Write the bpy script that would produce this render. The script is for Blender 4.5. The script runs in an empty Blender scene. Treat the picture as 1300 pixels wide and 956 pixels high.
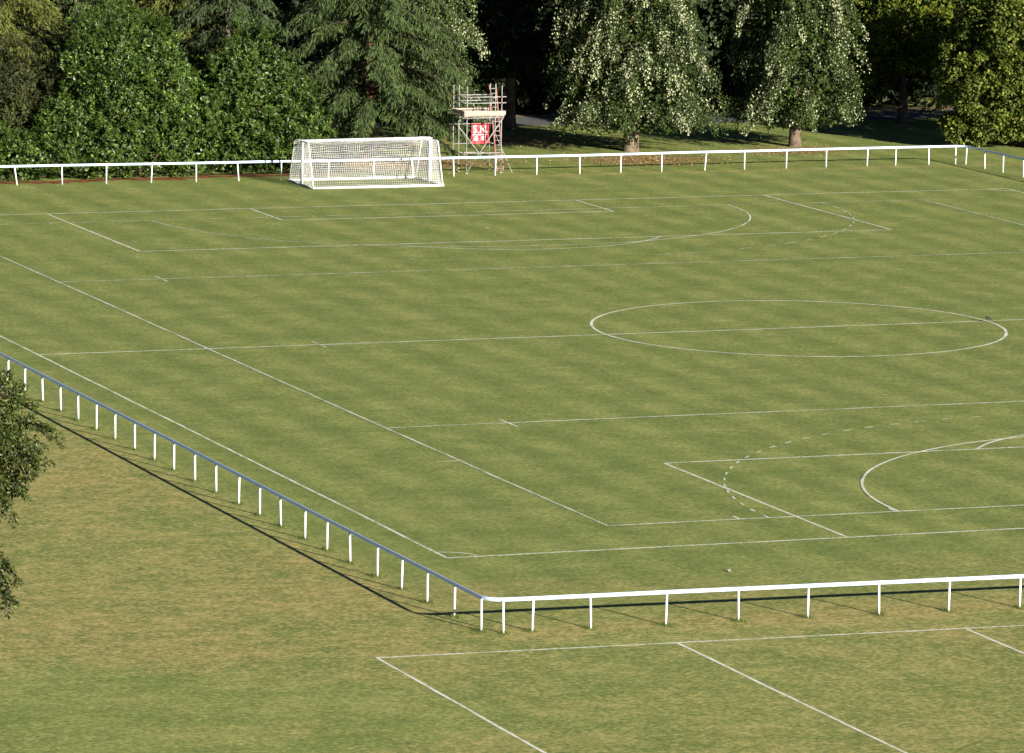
import bpy, math, random
import numpy as np
from mathutils import Vector, Matrix
random.seed(7)
rng = np.random.default_rng(11)
S = bpy.context.scene
COL = S.collection
R = math.radians

# ------------------------------------------------------------------ helpers
def nrm(a):
    a = np.asarray(a, float)
    return a / np.maximum(np.linalg.norm(a, axis=-1, keepdims=True), 1e-9)

class MB:
    """collects shapes and links them as ONE mesh object"""
    def __init__(s):
        s.v = []; s.f = []; s.n = 0; s.m = []; s.q = []
    def raw(s, verts, faces, mi=0):
        verts = np.asarray(verts, float)
        s.v.append(verts)
        for f in faces:
            s.f.append(tuple(int(i) + s.n for i in f)); s.m.append(mi)
        s.n += len(verts)
    def quads(s, verts, mi=0):
        """verts (N,4,3): one loose quad each"""
        verts = np.asarray(verts, float)
        N = len(verts)
        s.v.append(verts.reshape(-1, 3))
        s.q.append((s.n, N, mi)); s.n += N * 4
    def tube(s, pts, rad, n=8, cap=True, mi=0):
        pts = np.asarray(pts, float); k = len(pts)
        rad = np.broadcast_to(np.asarray(rad, float), (k,))
        tang = np.gradient(pts, axis=0); tang = nrm(tang)
        ref = np.array([0, 0, 1.0]) if abs(tang[0][2]) < .9 else np.array([1.0, 0, 0])
        V = []
        for i in range(k):
            a = nrm(np.cross(tang[i], ref)); b = np.cross(a, tang[i])
            t = np.linspace(0, 2 * np.pi, n, endpoint=False)
            V.append(pts[i] + rad[i] * (np.cos(t)[:, None] * a + np.sin(t)[:, None] * b))
        F = []
        for i in range(k - 1):
            for j in range(n):
                j2 = (j + 1) % n
                F.append((i * n + j, i * n + j2, (i + 1) * n + j2, (i + 1) * n + j))
        if cap:
            F.append(tuple(range(n - 1, -1, -1))); F.append(tuple(range((k - 1) * n, k * n)))
        s.raw(np.concatenate(V), F, mi)
    def box(s, c, size, rz=0, mi=0, mat=None):
        x, y, z = [q / 2 for q in size]
        V = np.array([(a * x, b * y, d * z) for a in (-1, 1) for b in (-1, 1) for d in (-1, 1)])
        if rz:
            cs, sn = math.cos(rz), math.sin(rz)
            V = np.stack([V[:, 0] * cs - V[:, 1] * sn, V[:, 0] * sn + V[:, 1] * cs, V[:, 2]], 1)
        if mat is not None: V = V @ np.asarray(mat).T
        V = V + np.asarray(c, float)
        s.raw(V, [(0, 1, 3, 2), (4, 6, 7, 5), (0, 4, 5, 1), (2, 3, 7, 6), (0, 2, 6, 4), (1, 5, 7, 3)], mi)
    def sweep(s, pts, prof, mi=0):
        """profile (k,2) in (side, up) swept along a horizontal path"""
        pts = np.asarray(pts, float); k = len(pts); n = len(prof)
        t = np.gradient(pts, axis=0); t[:, 2] = 0; t = nrm(t)
        V = []
        for i in range(k):
            side = np.array([t[i][1], -t[i][0], 0])
            V.append(pts[i] + np.outer(prof[:, 0], side) + np.outer(prof[:, 1], [0, 0, 1]))
        F = []
        for i in range(k - 1):
            for j in range(n):
                j2 = (j + 1) % n
                F.append((i * n + j, (i + 1) * n + j, (i + 1) * n + j2, i * n + j2))
        F.append(tuple(range(n))); F.append(tuple(range(k * n - 1, (k - 1) * n - 1, -1)))
        s.raw(np.concatenate(V), F, mi)
    def build(s, name, mats, parent=None, smooth=False, loc=None):
        me = bpy.data.meshes.new(name)
        V = np.concatenate(s.v) if s.v else np.zeros((0, 3))
        ids = [i for f in s.f for i in f]; ln = [len(f) for f in s.f]; mi = list(s.m)
        ids = np.array(ids, np.int32); ln = np.array(ln, np.int32); mi = np.array(mi, np.int32)
        for n0, N, k in s.q:
            ids = np.concatenate([ids, np.arange(n0, n0 + 4 * N, dtype=np.int32)]); ln = np.concatenate([ln, np.full(N, 4, np.int32)])
            mi = np.concatenate([mi, np.full(N, k, np.int32)])
        me.vertices.add(len(V)); me.vertices.foreach_set('co', V.astype(np.float32).ravel())
        me.loops.add(len(ids)); me.loops.foreach_set('vertex_index', ids)
        me.polygons.add(len(ln)); me.polygons.foreach_set('loop_start', (np.cumsum(ln) - ln).astype(np.int32))
        me.update(calc_edges=True)
        if not isinstance(mats, (list, tuple)): mats = [mats]
        for m in mats: me.materials.append(m)
        if mi.any(): me.polygons.foreach_set('material_index', mi)
        me.polygons.foreach_set('use_smooth', [bool(smooth)] * len(me.polygons))
        me.update()
        o = bpy.data.objects.new(name, me); COL.objects.link(o)
        if parent is not None: o.parent = parent
        if loc is not None: o.location = loc
        return o

def tag(o, label=None, cat=None, group=None, kind=None):
    if label: o['label'] = label
    if cat: o['category'] = cat
    if group: o['group'] = group
    if kind: o['kind'] = kind
    return o

def thing(name, label, cat, loc=(0, 0, 0), rz=0, group=None):
    o = bpy.data.objects.new(name, None); COL.objects.link(o)
    o.empty_display_size = .3
    o.location = loc; o.rotation_euler = (0, 0, rz)
    return tag(o, label, cat, group)

def copy_tree(o, parent=None):
    c = o.copy(); COL.objects.link(c)
    if parent is not None: c.parent = parent
    for ch in list(o.children): copy_tree(ch, c)
    return c

# ------------------------------------------------------------------ materials
def new_mat(name):
    m = bpy.data.materials.new(name); m.use_nodes = True
    nt = m.node_tree; nt.nodes.clear()
    out = nt.nodes.new('ShaderNodeOutputMaterial')
    b = nt.nodes.new('ShaderNodeBsdfPrincipled')
    nt.links.new(b.outputs[0], out.inputs[0])
    return m, nt, b

class NT:
    def __init__(s, nt): s.nt = nt
    def link(s, a, b): s.nt.links.new(a, b)
    def _in(s, node, i, v):
        if isinstance(v, bpy.types.NodeSocket): s.link(v, node.inputs[i])
        elif v is not None: node.inputs[i].default_value = v
    def math(s, op, a, b=None, clamp=False):
        n = s.nt.nodes.new('ShaderNodeMath'); n.operation = op; n.use_clamp = clamp
        s._in(n, 0, a); s._in(n, 1, b); return n.outputs[0]
    def noise(s, scale, detail=2, rough=.5, vec=None, dist=0):
        n = s.nt.nodes.new('ShaderNodeTexNoise')
        n.inputs['Scale'].default_value = scale; n.inputs['Detail'].default_value = detail
        n.inputs['Roughness'].default_value = rough; n.inputs['Distortion'].default_value = dist
        if vec is not None: s.link(vec, n.inputs['Vector'])
        return n.outputs[0]
    def ramp(s, v, lo, hi, a=0., b=1.):
        n = s.nt.nodes.new('ShaderNodeMapRange'); n.clamp = True; n.interpolation_type = 'SMOOTHSTEP'
        s._in(n, 0, v); n.inputs[1].default_value = lo; n.inputs[2].default_value = hi
        n.inputs[3].default_value = a; n.inputs[4].default_value = b
        return n.outputs[0]
    def mix(s, f, a, b):
        n = s.nt.nodes.new('ShaderNodeMix'); n.data_type = 'RGBA'
        s._in(n, 0, f)
        for i, v in ((6, a), (7, b)):
            if isinstance(v, bpy.types.NodeSocket): s.link(v, n.inputs[i])
            else: n.inputs[i].default_value = (*v, 1)
        return n.outputs[2]
    def pos(s):
        g = s.nt.nodes.new('ShaderNodeNewGeometry')
        x = s.nt.nodes.new('ShaderNodeSeparateXYZ'); s.link(g.outputs['Position'], x.inputs[0])
        return g.outputs['Position'], x.outputs[0], x.outputs[1], x.outputs[2]
    def blob(s, x, y, cx, cy, rx, ry, wob=None):
        """1 inside an ellipse on the ground, soft and uneven edge"""
        dx = s.math('DIVIDE', s.math('SUBTRACT', x, cx), rx); dy = s.math('DIVIDE', s.math('SUBTRACT', y, cy), ry)
        d = s.math('SQRT', s.math('ADD', s.math('MULTIPLY', dx, dx), s.math('MULTIPLY', dy, dy)))
        if wob is not None: d = s.math('ADD', d, s.math('MULTIPLY', s.math('SUBTRACT', wob, .5), 1.3))
        return s.ramp(d, .65, 1.2, 1, 0)

def grass_colour(N):
    """mown lawn: greens and dry straw at several scales, mowing stripes, worn strips, leaf litter under the trees"""
    P, x, y, z = N.pos()
    big = N.noise(.07, 3, .55, P); mid = N.noise(.35, 3, .6, P); small = N.noise(1.5, 3, .65, P)
    fine = N.noise(5.5, 2, .6, P); tiny = N.noise(17., 2, .6, P)
    # inside the rails
    wx = N.math('ADD', x, N.math('MULTIPLY', N.math('SUBTRACT', mid, .5), 3.))
    wy = N.math('ADD', y, N.math('MULTIPLY', N.math('SUBTRACT', mid, .5), 3.))
    inx = N.ramp(wx, -39.5, -36.5); iny = N.ramp(wy, -113., -101.5)
    inside = N.math('MULTIPLY', inx, iny)
    # dryness
    amp = N.math('SUBTRACT', 1., N.math('MULTIPLY', inside, .58))
    t = N.math('ADD', N.math('MULTIPLY', N.math('SUBTRACT', big, .5), .62), N.math('ADD', N.math('MULTIPLY', N.math('SUBTRACT', mid, .5), .50), N.math('MULTIPLY', N.math('SUBTRACT', small, .5), .80)))
    t = N.math('MULTIPLY', N.math('ADD', t, N.math('MULTIPLY', N.math('SUBTRACT', fine, .5), 1.0)), amp)
    t = N.math('ADD', t, 1.36)
    t = N.math('ADD', t, N.math('MULTIPLY', inside, -.28))
    lawn = N.blob(x, y, -56, -122, 13, 11, big)
    t = N.math('ADD', t, N.math('MULTIPLY', lawn, -.20))
    nearl = N.ramp(wy, -116, -113, 1, 0)
    t = N.math('ADD', t, N.math('MULTIPLY', nearl, -.10))
    # worn bands: behind the near goal line, along the far and near rails
    worn = N.math('MULTIPLY', N.ramp(N.math('ABSOLUTE', N.math('ADD', wy, 107.5)), 1.5, 4.5, 1, 0), N.ramp(wx, -39, -36))
    t = N.math('ADD', t, N.math('MULTIPLY', worn, N.math('MULTIPLY', N.ramp(big, .35, .6), .27)))
    fr = N.math('MULTIPLY', N.ramp(N.math('ABSOLUTE', N.math('SUBTRACT', N.math('ADD', y, N.math('MULTIPLY', small, .8)), 12.3)), .1, .95, 1, 0),
                N.ramp(x, 4, 9))
    t = N.math('ADD', t, N.math('MULTIPLY', fr, .42))
    nr = N.math('MULTIPLY', N.ramp(N.math('ABSOLUTE', N.math('ADD', wy, 112.9)), .3, 1.8, 1, 0), N.ramp(wx, -39, -36))
    t = N.math('ADD', t, N.math('MULTIPLY', nr, .20))
    dry = N.ramp(t, 1.02, 1.75)
    green = N.mix(N.ramp(N.math('ADD', mid, N.math('MULTIPLY', fine, .6)), .55, 1.05), (.174, .220, .056), (.276, .302, .092))
    col = N.mix(dry, green, N.mix(N.ramp(N.math('ADD', small, N.math('SUBTRACT', fine, .5)), .3, .7), (.300, .256, .086), (.385, .312, .122)))
    # mowing stripes
    st = N.math('SINE', N.math('MULTIPLY', N.math('ADD', x, N.math('MULTIPLY', N.noise(.10, 1, .5, P), .7)), 2 * math.pi / 2.6))
    st = N.math('MULTIPLY', N.math('MULTIPLY', st, inside), N.ramp(N.noise(.06, 2, .5, P), .3, .62, .55, 1.))
    st = N.ramp(st, -1, 1)
    col = N.mix(N.math('MULTIPLY', N.math('MULTIPLY', inside, N.math('SUBTRACT', 1., st)), .44), col, (.120, .172, .042))
    # litter of fallen leaves and bark under the trees
    lit = N.blob(x, y, 20.8, 18.8, 4.0, 2.4, small)
    for a in ((31.2, 21.6, 3.6, 2.0), (4.5, 19.6, 7.5, 3.0), (17.5, 31.5, 3.5, 3.)):
        lit = N.math('MAXIMUM', lit, N.blob(x, y, *a, small))
    lf = N.mix(N.ramp(N.noise(3.2, 3, .7, P), .35, .65), (.30, .15, .065), (.52, .32, .16))
    lf = N.mix(N.ramp(tiny, .40, .62), lf, (.14, .16, .05))
    col = N.mix(N.math('MULTIPLY', lit, N.ramp(fine, .3, .56, .25, .95)), col, lf)
    # blade-scale grain
    g = N.math('ADD', N.math('MULTIPLY', N.ramp(fine, .3, .7, -.5, .5), .55), N.math('MULTIPLY', N.ramp(tiny, .3, .7, -.5, .5), .5))
    g = N.math('ADD', g, N.math('MULTIPLY', N.ramp(small, .3, .7, -.5, .5), .42))
    g = N.math('ADD', 1., N.math('MULTIPLY', g, N.math('ADD', .60, N.math('MULTIPLY', inside, -.10))))
    n = N.nt.nodes.new('ShaderNodeMix'); n.data_type = 'RGBA'; n.blend_type = 'MULTIPLY'; n.inputs[0].default_value = 1
    N.link(col, n.inputs[6])
    cmb = N.nt.nodes.new('ShaderNodeCombineColor')
    for i in range(3): N.link(g, cmb.inputs[i])
    N.link(cmb.outputs[0], n.inputs[7])
    return n.outputs[2], P, fine, tiny

def grass_bump(N, b, fine, tiny, strength=.35):
    bp = N.nt.nodes.new('ShaderNodeBump'); bp.inputs['Strength'].default_value = strength; bp.inputs['Distance'].default_value = .03
    N.link(N.math('ADD', fine, N.math('MULTIPLY', tiny, .6)), bp.inputs['Height'])
    N.link(bp.outputs[0], b.inputs['Normal'])

M = {}
m, nt, b = new_mat('lawn'); N = NT(nt)
c, P, fine, tiny = grass_colour(N); N.link(c, b.inputs['Base Color'])
b.inputs['Roughness'].default_value = .9; b.inputs['Specular IOR Level'].default_value = .12
grass_bump(N, b, fine, tiny); M['lawn'] = m

def paint_mat(name, cover, col=(.80, .80, .70)):
    m, nt, b = new_mat(name); N = NT(nt)
    c, P, fine, tiny = grass_colour(N)
    w = N.math('ADD', N.math('MULTIPLY', N.noise(9, 2, .6, P), .75), N.math('MULTIPLY', N.noise(.9, 3, .6, P), .65))
    f = N.ramp(w, .5, .86, max(0, cover - .5), min(1, cover + .28))
    N.link(N.mix(f, c, col), b.inputs['Base Color'])
    b.inputs['Roughness'].default_value = .9; b.inputs['Specular IOR Level'].default_value = .1
    return m
M['paint_fresh'] = paint_mat('line_paint_fresh', .86)
M['paint'] = paint_mat('line_paint', .66)
M['paint_old'] = paint_mat('line_paint_old', .5)

def flat_mat(name, col, rough=.5, spec=.4, var=.0, scale=3., metal=0.):
    m, nt, b = new_mat(name); N = NT(nt)
    if var:
        P = N.pos()[0]
        f = N.ramp(N.noise(scale, 3, .6, P), .3, .7)
        N.link(N.mix(f, tuple(q * (1 - var) for q in col), tuple(min(1, q * (1 + var)) for q in col)), b.inputs['Base Color'])
    else: b.inputs['Base Color'].default_value = (*col, 1)
    b.inputs['Roughness'].default_value = rough; b.inputs['Specular IOR Level'].default_value = spec
    b.inputs['Metallic'].default_value = metal
    return m
M['rail'] = flat_mat('skylight_tinted_rail_plastic', (.58, .70, .92), .30, .5, .03, 2.)  # white rail; blue skylight of its shaded side is put into the colour
M['white'] = flat_mat('white_gloss_plastic', (.78, .78, .80), .35, .5, .04, 2.)
M['net'] = flat_mat('white_net_twine', (.78, .78, .78), .7, .2)
M['steel'] = flat_mat('galvanised_tube', (.29, .29, .285), .5, .4, .25, 5.)
M['rusty'] = flat_mat('rusty_clamp', (.24, .12, .09), .8, .2, .35, 6.)
M['board'] = flat_mat('pale_timber_board', (.36, .285, .24), .8, .2, .12, 3.)
M['redwood'] = flat_mat('faded_red_ladder_rail', (.34, .15, .13), .7, .25, .2, 5.)
M['banner'] = flat_mat('red_banner_vinyl', (.62, .025, .04), .5, .35, .06, 2.)
M['print'] = flat_mat('white_banner_print', (.80, .78, .78), .55, .3)
M['ink'] = flat_mat('dark_stencil', (.06, .05, .05), .8, .1)
M['asphalt'] = flat_mat('worn_asphalt', (.115, .115, .12), .9, .2, .12, .8)
M['verge'] = flat_mat('pale_gravel_verge', (.30, .21, .16), .9, .1, .25, 2.)
M['mulch'] = flat_mat('red_bark_mulch', (.20, .075, .035), .95, .1, .45, 2.2)
M['bark'] = flat_mat('grey_brown_bark', (.13, .095, .07), .9, .1, .35, 3.)
M['bark_pale'] = flat_mat('pale_grey_bark', (.15, .115, .08), .9, .1, .3, 3.)
M['limb'] = flat_mat('dark_limb_bark', (.05, .038, .028), .9, .1, .3, 3.)
M['bark_red'] = flat_mat('red_brown_bark', (.20, .085, .05), .9, .1, .3, 3.)
M['crow'] = flat_mat('black_feathers', (.02, .02, .022), .5, .4)
M['beak'] = flat_mat('dark_beak', (.05, .045, .04), .5, .4)
M['paper'] = flat_mat('white_paper_scrap', (.2, .2, .2), .8, .2)

def leaf_mat(name, a, bcol, rough=.5, spec=.3, c=None, cfrac=.12, transl=.0):
    m, nt, b = new_mat(name); N = NT(nt)
    g = nt.nodes.new('ShaderNodeNewGeometry'); r = g.outputs['Random Per Island']
    col = N.mix(r, a, bcol)
    if c:
        r2 = N.math('FRACT', N.math('MULTIPLY', r, 37.31))
        col = N.mix(N.math('LESS_THAN', r2, cfrac), col, c)
    br = N.ramp(N.noise(.8, 3, .6, N.pos()[0]), .3, .7)
    n = nt.nodes.new('ShaderNodeHueSaturation'); N.link(col, n.inputs['Color'])
    N.link(N.math('ADD', .70, N.math('MULTIPLY', br, .55)), n.inputs['Value'])
    N.link(n.outputs[0], b.inputs['Base Color'])
    b.inputs['Roughness'].default_value = rough; b.inputs['Specular IOR Level'].default_value = spec
    return m
M['laurel'] = leaf_mat('laurel_leaf', (.017, .040, .006), (.060, .096, .014), .40, .32, (.12, .19, .028), .10)
M['shrub'] = leaf_mat('bronze_shrub_leaf', (.020, .030, .009), (.048, .050, .016), .6, .2)
M['cedar'] = leaf_mat('grey_green_needles', (.028, .053, .015), (.073, .101, .028), .6, .2)
M['cypress'] = leaf_mat('olive_needles', (.060, .084, .015), (.135, .146, .030), .6, .2)
M['spruce'] = leaf_mat('blue_green_needles', (.030, .052, .019), (.066, .092, .034), .6, .2)
M['lime'] = leaf_mat('lime_leaf_upper', (.014, .030, .005), (.046, .068, .012), .5, .2)
M['lime_pale'] = leaf_mat('lime_leaf_silver_underside', (.19, .22, .105), (.41, .42, .28), .7, .15)
M['maple'] = leaf_mat('yellow_green_leaf', (.030, .062, .005), (.095, .118, .010), .5, .2, (.22, .19, .03), .12)
M['chestnut'] = leaf_mat('olive_green_leaf', (.032, .055, .006), (.095, .115, .016), .5, .2, (.19, .20, .035), .12)
M['yew'] = leaf_mat('dark_evergreen_leaf', (.010, .018, .007), (.022, .034, .012), .6, .2)
M['birch'] = leaf_mat('dark_green_small_leaf', (.016, .030, .005), (.055, .070, .012), .45, .3, (.14, .15, .035), .04)

# ------------------------------------------------------------------ ground and roads
def sheet(name, x0, x1, y0, y1, z, mat, nx=1, ny=1):
    mb = MB()
    xs = np.linspace(x0, x1, nx + 1); ys = np.linspace(y0, y1, ny + 1)
    V = [(a, c, z) for c in ys for a in xs]
    F = [(j * (nx + 1) + i, j * (nx + 1) + i + 1, (j + 1) * (nx + 1) + i + 1, (j + 1) * (nx + 1) + i) for j in range(ny) for i in range(nx)]
    mb.raw(V, F)
    return mb.build(name, mat)
tag(sheet('ground', -700, 900, -500, 1200, 0, M['lawn'], 8, 8), kind='structure')

def strip(name, pts, halfw, z, mat, jag=0.):
    mb = MB(); pts = np.asarray(pts, float); t = nrm(np.gradient(pts, axis=0))
    sd = np.stack([t[:, 1], -t[:, 0]], 1)
    w1 = halfw + jag * rng.uniform(-1, 1, len(pts)); w2 = halfw + jag * rng.uniform(-1, 1, len(pts))
    a = pts + sd * w1[:, None]; c = pts - sd * w2[:, None]
    V = [(p[0], p[1], z) for p in a] + [(p[0], p[1], z) for p in c]; k = len(pts)
    mb.raw(V, [(i, i + 1, k + i + 1, k + i) for i in range(k - 1)])
    return mb.build(name, mat)
xs = np.linspace(-30, 120, 60)
tag(strip('road', np.stack([xs, 40.8 + .0016 * (xs - 46) ** 2], 1), 2.6, .012, M['asphalt']), kind='structure')
xs = np.linspace(20, 110, 150)
tag(strip('gravel_verge', np.stack([xs, 44.8 + .0016 * (xs - 46) ** 2], 1), 1.0, .008, M['verge'], .35), kind='structure')
xs = np.linspace(-24, 1.5, 70)
tag(strip('mulch_bed', np.stack([xs, 14.55 + .045 * (xs + 20) + .25 * np.sin(xs * .9)], 1), .55, .010, M['mulch'], .3), kind='structure')

# ------------------------------------------------------------------ pitch lines
HW, LN = 34.82, 99.92
class Lines:
    def __init__(s, z): s.b = {k: MB() for k in ('paint_fresh', 'paint', 'paint_old')}; s.z = z
    def poly(s, pts, w=.10, m='paint', z=None):
        pts = np.asarray(pts, float)
        if z is None: z = s.z + (0. if abs(pts[0][0] - pts[-1][0]) < .3 else .002)
        if len(pts) == 2:
            n = max(2, int(np.linalg.norm(pts[1] - pts[0]) / 1.2))
            pts = pts[0] + (pts[1] - pts[0]) * np.linspace(0, 1, n + 1)[:, None]
        t = nrm(np.gradient(pts, axis=0)); sd = np.stack([t[:, 1], -t[:, 0]], 1)
        wob = np.cumsum(rng.normal(0, .006, len(pts))); wob -= np.linspace(wob[0], wob[-1], len(pts))
        pts = pts + sd * wob[:, None]
        hw = w / 2 * rng.uniform(.88, 1.12, len(pts))[:, None]
        a = pts + sd * hw; c = pts - sd * hw; k = len(pts)
        s.b[m].raw([(*p, z) for p in a] + [(*p, z) for p in c], [(i, i + 1, k + i + 1, k + i) for i in range(k - 1)])
    def arc(s, cx, cy, r, a0, a1, w=.10, m='paint', dash=None):
        if dash:
            on, off = dash; per = (on + off) / r; n = int(abs(R(a1 - a0)) / per); d = 1 if a1 > a0 else -1
            for i in range(n):
                t0 = R(a0) + d * i * per; t = np.linspace(t0, t0 + d * on / r, 3)
                s.poly(np.stack([cx + r * np.cos(t), cy + r * np.sin(t)], 1), w, m, s.z + .004)
            return
        t = np.radians(np.linspace(a0, a1, max(8, int(abs(a1 - a0) * r / 40))))
        s.poly(np.stack([cx + r * np.cos(t), cy + r * np.sin(t)], 1), w, m, s.z + .004)
    def build(s, name):
        root = None
        for k, mb in s.b.items():
            if mb.n:
                o = mb.build(name, M[k]); tag(o, kind='structure')

L = Lines(.004)
h = .05
for Y, sg in ((0, 1), (-LN, -1)):
    L.poly([(-HW, Y), (HW, Y)], .15, 'paint')
    L.poly([(-20.16, Y - sg * h), (-20.16, Y - sg * 16.5)], .11, 'paint_fresh'); L.poly([(20.16, Y - sg * h), (20.16, Y - sg * 16.5)], .11, 'paint_fresh')
    L.poly([(-20.16 + h, Y - sg * 16.5), (20.16 - h, Y - sg * 16.5)], .15, 'paint')
    L.poly([(-9.16, Y - sg * h), (-9.16, Y - sg * 5.5)], .11, 'paint_fresh'); L.poly([(9.16, Y - sg * h), (9.16, Y - sg * 5.5)], .11, 'paint_fresh')
    L.poly([(-9.16 + h, Y - sg * 5.5), (9.16 - h, Y - sg * 5.5)], .15, 'paint')
    a = math.degrees(math.asin(5.5 / 9.15))
    if sg > 0: L.arc(0, Y - 11, 9.15, 180 + a, 360 - a, .11, 'paint')
    else: L.arc(0, Y + 11, 9.15, a, 180 - a, .12, 'paint_fresh')
    for q in (-1, 1):
        a0 = {(1, 1): 180, (-1, 1): 270, (1, -1): 90, (-1, -1): 0}[(q, sg)]
        L.arc(q * HW, Y, 1.1, a0 + 4, a0 + 86, .10, 'paint')
    L.poly([(-.12, Y - sg * 11), (.12, Y - sg * 11)], .22, 'paint')
L.poly([(-HW, -h), (-HW, -LN + h)], .11, 'paint'); L.poly([(HW, -h), (HW, -LN + h)], .11, 'paint')
L.poly([(-HW + h, -LN / 2), (HW - h, -LN / 2)], .15, 'paint')
L.arc(.1, -LN / 2, 9.2, 0, 360, .13, 'paint_fresh')
L.build('football_pitch_markings')

L = Lines(.010)
HX, Y0, Y1 = 27.55, -95.55, -4.1
HC = .25
x0, x1 = HC - HX, HC + HX
L.poly([(x0, Y0), (x0, Y1)], .10, 'paint'); L.poly([(x1, Y0), (x1, Y1)], .09, 'paint')
L.poly([(x0 + h, Y0), (x1 - h, Y0)], .13, 'paint'); L.poly([(x0 + h, Y1), (x1 - h, Y1)], .11, 'paint_old')
for yy, mt in ((Y0 + 22.86, 'paint'), (Y1 - 22.86, 'paint_old')):
    L.poly([(x0 + h, yy), (x1 - h, yy)], .13, mt)
for yy in (Y0 + 22.86, Y0 + 45.72, Y1 - 22.86):
    for q in (x0 + 5, x1 - 5): L.poly([(q, yy - 1.0), (q, yy + 1.0)], .10, 'paint_old' if yy > -60 else 'paint')
L.poly([(x0 - .0, Y0 + 14.63), (x0 - 1.0, Y0 + 14.63)], .10, 'paint')
for yy, sg in ((Y0, 1), (Y1, -1)):
    md = 'paint_fresh' if sg > 0 else 'paint'
    wd = .11 if sg > 0 else .10
    r = 14.63
    if sg > 0:
        L.arc(HC - 1.83, yy, r, 180, 90, wd, md); L.arc(HC + 1.83, yy, r, 90, 0, wd, md)
        L.arc(HC - 1.83, yy, r + 5, 180, 90, .10, 'paint', (.5, .85)); L.arc(HC + 1.83, yy, r + 5, 90, 0, .10, 'paint', (.5, .85))
        L.poly([(x0 + 5, yy), (x0 + 5, yy + .7)], .10, 'paint'); L.poly([(x0 + 11, yy), (x0 + 11, yy + .7)], .10, 'paint')
    else:
        L.arc(HC - 1.4, yy, r, 180, 270, wd, 'paint_old'); L.arc(HC + 1.4, yy, r, 360, 270, wd, md)
        L.arc(HC - 1.83, yy, r + 5, 180, 270, .08, 'paint_old', (.5, 1.2)); L.arc(HC + 1.83, yy, r + 5, 360, 270, .10, 'paint_old', (.9, .85))
    L.poly([(HC - 1.83, yy + sg * r), (HC + 1.83, yy + sg * r)], wd, md)
L.build('hockey_pitch_markings')

L = Lines(.004)
L.poly([(-42.75, -115.30), (-15, -116.35)], .15, 'paint')
for q in (-42.72, -33.07, -23.45):
    yy = -115.35 - (q + 42.7) * .038
    L.poly([(q, yy - h), (q, yy - 24)], .11, 'paint_fresh')
L.build('training_pitch_markings')

# ------------------------------------------------------------------ rail fences
def oval(w, hh, n=14):
    t = np.linspace(0, 2 * np.pi, n, endpoint=False)
    c, s_ = np.cos(t), np.sin(t)
    e = .7
    return np.stack([w / 2 * np.sign(c) * abs(c) ** e, hh / 2 * np.sign(s_) * abs(s_) ** e], 1)
def corner(a, c, d, n=9, r=.75):
    """a -> c -> d with the corner at c rounded"""
    a, c, d = map(np.asarray, (a, c, d)); p = c + nrm(a - c) * r; q = c + nrm(d - c) * r
    t = np.linspace(0, 1, n)[:, None]
    return (1 - t) ** 2 * p + 2 * t * (1 - t) * c + t ** 2 * q
def subdiv(a, b, step=2.5):
    a, b = np.asarray(a, float), np.asarray(b, float); n = max(2, int(np.linalg.norm(b - a) / step))
    return a + (b - a) * np.linspace(0, 1, n + 1)[:, None]
RZ, RH, RW = 1.04, .128, .08
def make_fence(label, posts, leans, path, splits):
    root = thing('rail_fence', label, 'fence', (posts[0][0], posts[0][1], 0), 0, 'white rail fences round the pitch')
    o3 = np.array([posts[0][0], posts[0][1], 0])
    path = np.asarray(path, float)
    path = np.c_[path, np.full(len(path), RZ) + np.interp(np.arange(len(path)), np.arange(0, len(path) + 9, 4), rng.normal(0, .008, len(np.arange(0, len(path) + 9, 4))))]
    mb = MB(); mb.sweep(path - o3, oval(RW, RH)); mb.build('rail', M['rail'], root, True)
    for i, (px, py) in enumerate(posts):
        lx, ly = leans.get(i, (0, 0)); lx += random.gauss(0, .018); ly += random.gauss(0, .015)
        a = np.array([px, py, -.1]) - o3; d = np.array([px + lx, py + ly, RZ - .02]) - o3
        mb = MB(); mb.tube([a, (a + d) / 2, d], [.036, .036, .036], 10)
        mb.build('post', M['white'], root, True)
    return root
left_y = [-35.2, -37.7, -40.2, -42.7, -45.2, -47.7, -50.2, -52.7, -55.2, -57.65, -60.1, -62.72, -65.3, -67.72, -70.18, -72.69, -75.24, -77.73, -80.17, -82.73, -85.24, -87.84, -90.22, -92.55, -95.14, -97.44, -99.83, -102.52, -104.87, -107.29, -109.78, -112.2]
posts = [(-38.2, q) for q in left_y] + [(-37.67, -112.74), (-36.7, -112.69), (-34.77, -112.77), (-32.32, -112.94), (-29.83, -112.9), (-27.49, -112.98), (-25.08, -113.12), (-22.71, -113.25), (-20.25, -113.36), (-17.8, -113.45), (-15.3, -113.55), (-12.8, -113.65)]
ca, cc, cd = (-38.2, -110), (-38.19, -112.66), (-36, -112.74)
path = np.concatenate([subdiv((-38.2, -34.5), (-38.2, -111.7)), corner(ca, cc, cd, 9, .8)[1:], subdiv((-37.2, -112.71), (-12.3, -113.66))[1:]])
make_fence('long white rail fence along the left touchline, turning the near corner across the foreground', posts, {11: (-.05, 0), 12: (-.04, 0)}, path, None)

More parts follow.
